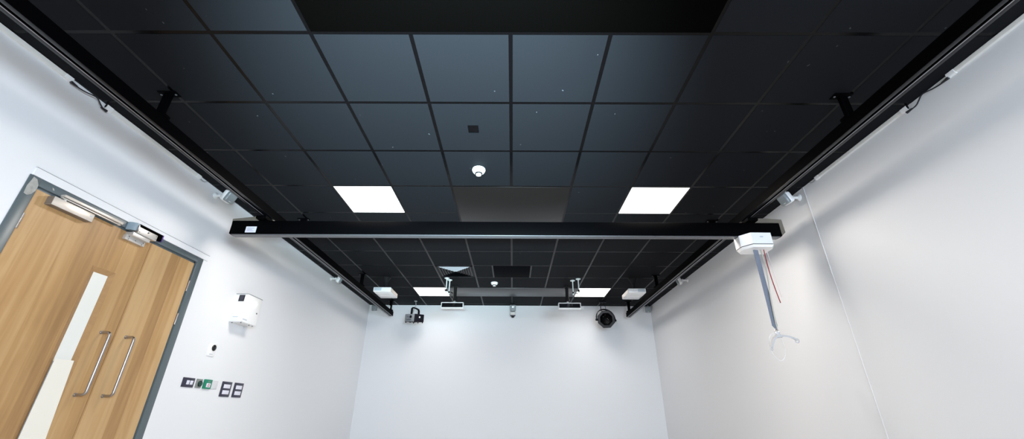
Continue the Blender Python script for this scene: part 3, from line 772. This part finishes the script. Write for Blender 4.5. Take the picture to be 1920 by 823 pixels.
for s in (-1, 1): MB().cyl((s * .17, .015, -.015), (s * .212, .015, -.015), .022, n=14).build('knob', 'stageblack', t, (0, 0, 0), (0, 0, .2))
m = MB().tube([(-.075, .03, .165), (-.085, .03, .23), (-.075, .03, CZ - 2.478)], .008, 8).tube([(.02, .05, .17), (.02, .05, .24), (-.02, .05, CZ - 2.478)], .005, 8)
m.box((-.03, .04, CZ - 2.478 - .012), (.14, .06, .024), bev=.004)
m.build('hook', 'stageblack', t)

# ------------------------------------------------------------------ light
def area(name, loc, rot, sx, sy, power, col):
    l = bpy.data.lights.new(name, 'AREA'); l.shape = 'RECTANGLE'; l.size = sx; l.size_y = sy; l.energy = power; l.color = col
    o = bpy.data.objects.new(name, l); COL.objects.link(o); o.location = loc; o.rotation_euler = rot; return o
LW = (1.0, 0.915, 0.83)
def lamp_light(x, y, power):
    o = area('lamp_light', (x, y, CZ - .006), (0, 0, 0), .56, .56, power, LW); o.data.spread = math.radians(178); return o
for x in (gx(-2.5), gx(2.5)):
    lamp_light(x, gy(3.5), 36); lamp_light(x, gy(9.5), 11).data.color = (1.0, .97, .94)
    lamp_light(x, gy(-2.5), 52 if x < 0 else 30)      # next pair of ceiling lamps, above the camera
dl = area('window_fill', ((WX0 + WX1) / 2, YF + .45, (WZ0 + WZ1) / 2), (PI / 2, 0, .42), WX1 - WX0 - .1, WZ1 - WZ0 - .1, 195, (0.68, 0.835, 1.0)); dl.data.spread = math.radians(135)  # cool fill lamp at the added window, turned towards the left wall
# added spot standing in for a bounced flash, lights the ceiling pool
sp = bpy.data.lights.new('flash_stand_in', 'SPOT'); sp.energy = 5600; sp.color = (0.66, 0.92, 1.0); sp.spot_size = math.radians(66); sp.spot_blend = 1.0; sp.shadow_soft_size = .12
so = bpy.data.objects.new('flash_stand_in', sp); COL.objects.link(so); so.location = (-.1, -.15, .95)
so.rotation_euler = (Vector((-.42, 2.15, CZ)) - Vector(so.location)).to_track_quat('-Z', 'Y').to_euler()

w = bpy.data.worlds.new('world'); scene.world = w; w.use_nodes = True
w.node_tree.nodes['Background'].inputs[0].default_value = (.8, .88, 1, 1); w.node_tree.nodes['Background'].inputs[1].default_value = .3

# ------------------------------------------------------------------ camera
F, PY, PIT, YAW, ROLL = 760.0, 425.87, 0.4307, 0.0038, 0.0060
fw = Vector((0, math.cos(PIT), math.sin(PIT))); up = Vector((0, -math.sin(PIT), math.cos(PIT))); rt = Vector((1, 0, 0))
Rz = Matrix.Rotation(YAW, 3, 'Z'); fw, up, rt = Rz @ fw, Rz @ up, Rz @ rt
rt, up = rt * math.cos(ROLL) + up * math.sin(ROLL), up * math.cos(ROLL) - rt * math.sin(ROLL)
cam = bpy.data.cameras.new('camera'); co = bpy.data.objects.new('camera', cam); COL.objects.link(co)
mw = Matrix((rt, up, -fw)).transposed().to_4x4(); mw.translation = (0, 0, .78); co.matrix_world = mw
cam.sensor_width = 36; cam.lens = F / 1920 * 36; cam.shift_y = (PY - 411.5) / 1920; cam.clip_start = .02
scene.camera = co
scene.view_settings.view_transform = 'Standard'; scene.view_settings.look = 'None'
scene.view_settings.gamma = 1; scene.view_settings.use_curve_mapping = False
scene.view_settings.exposure = 0.0
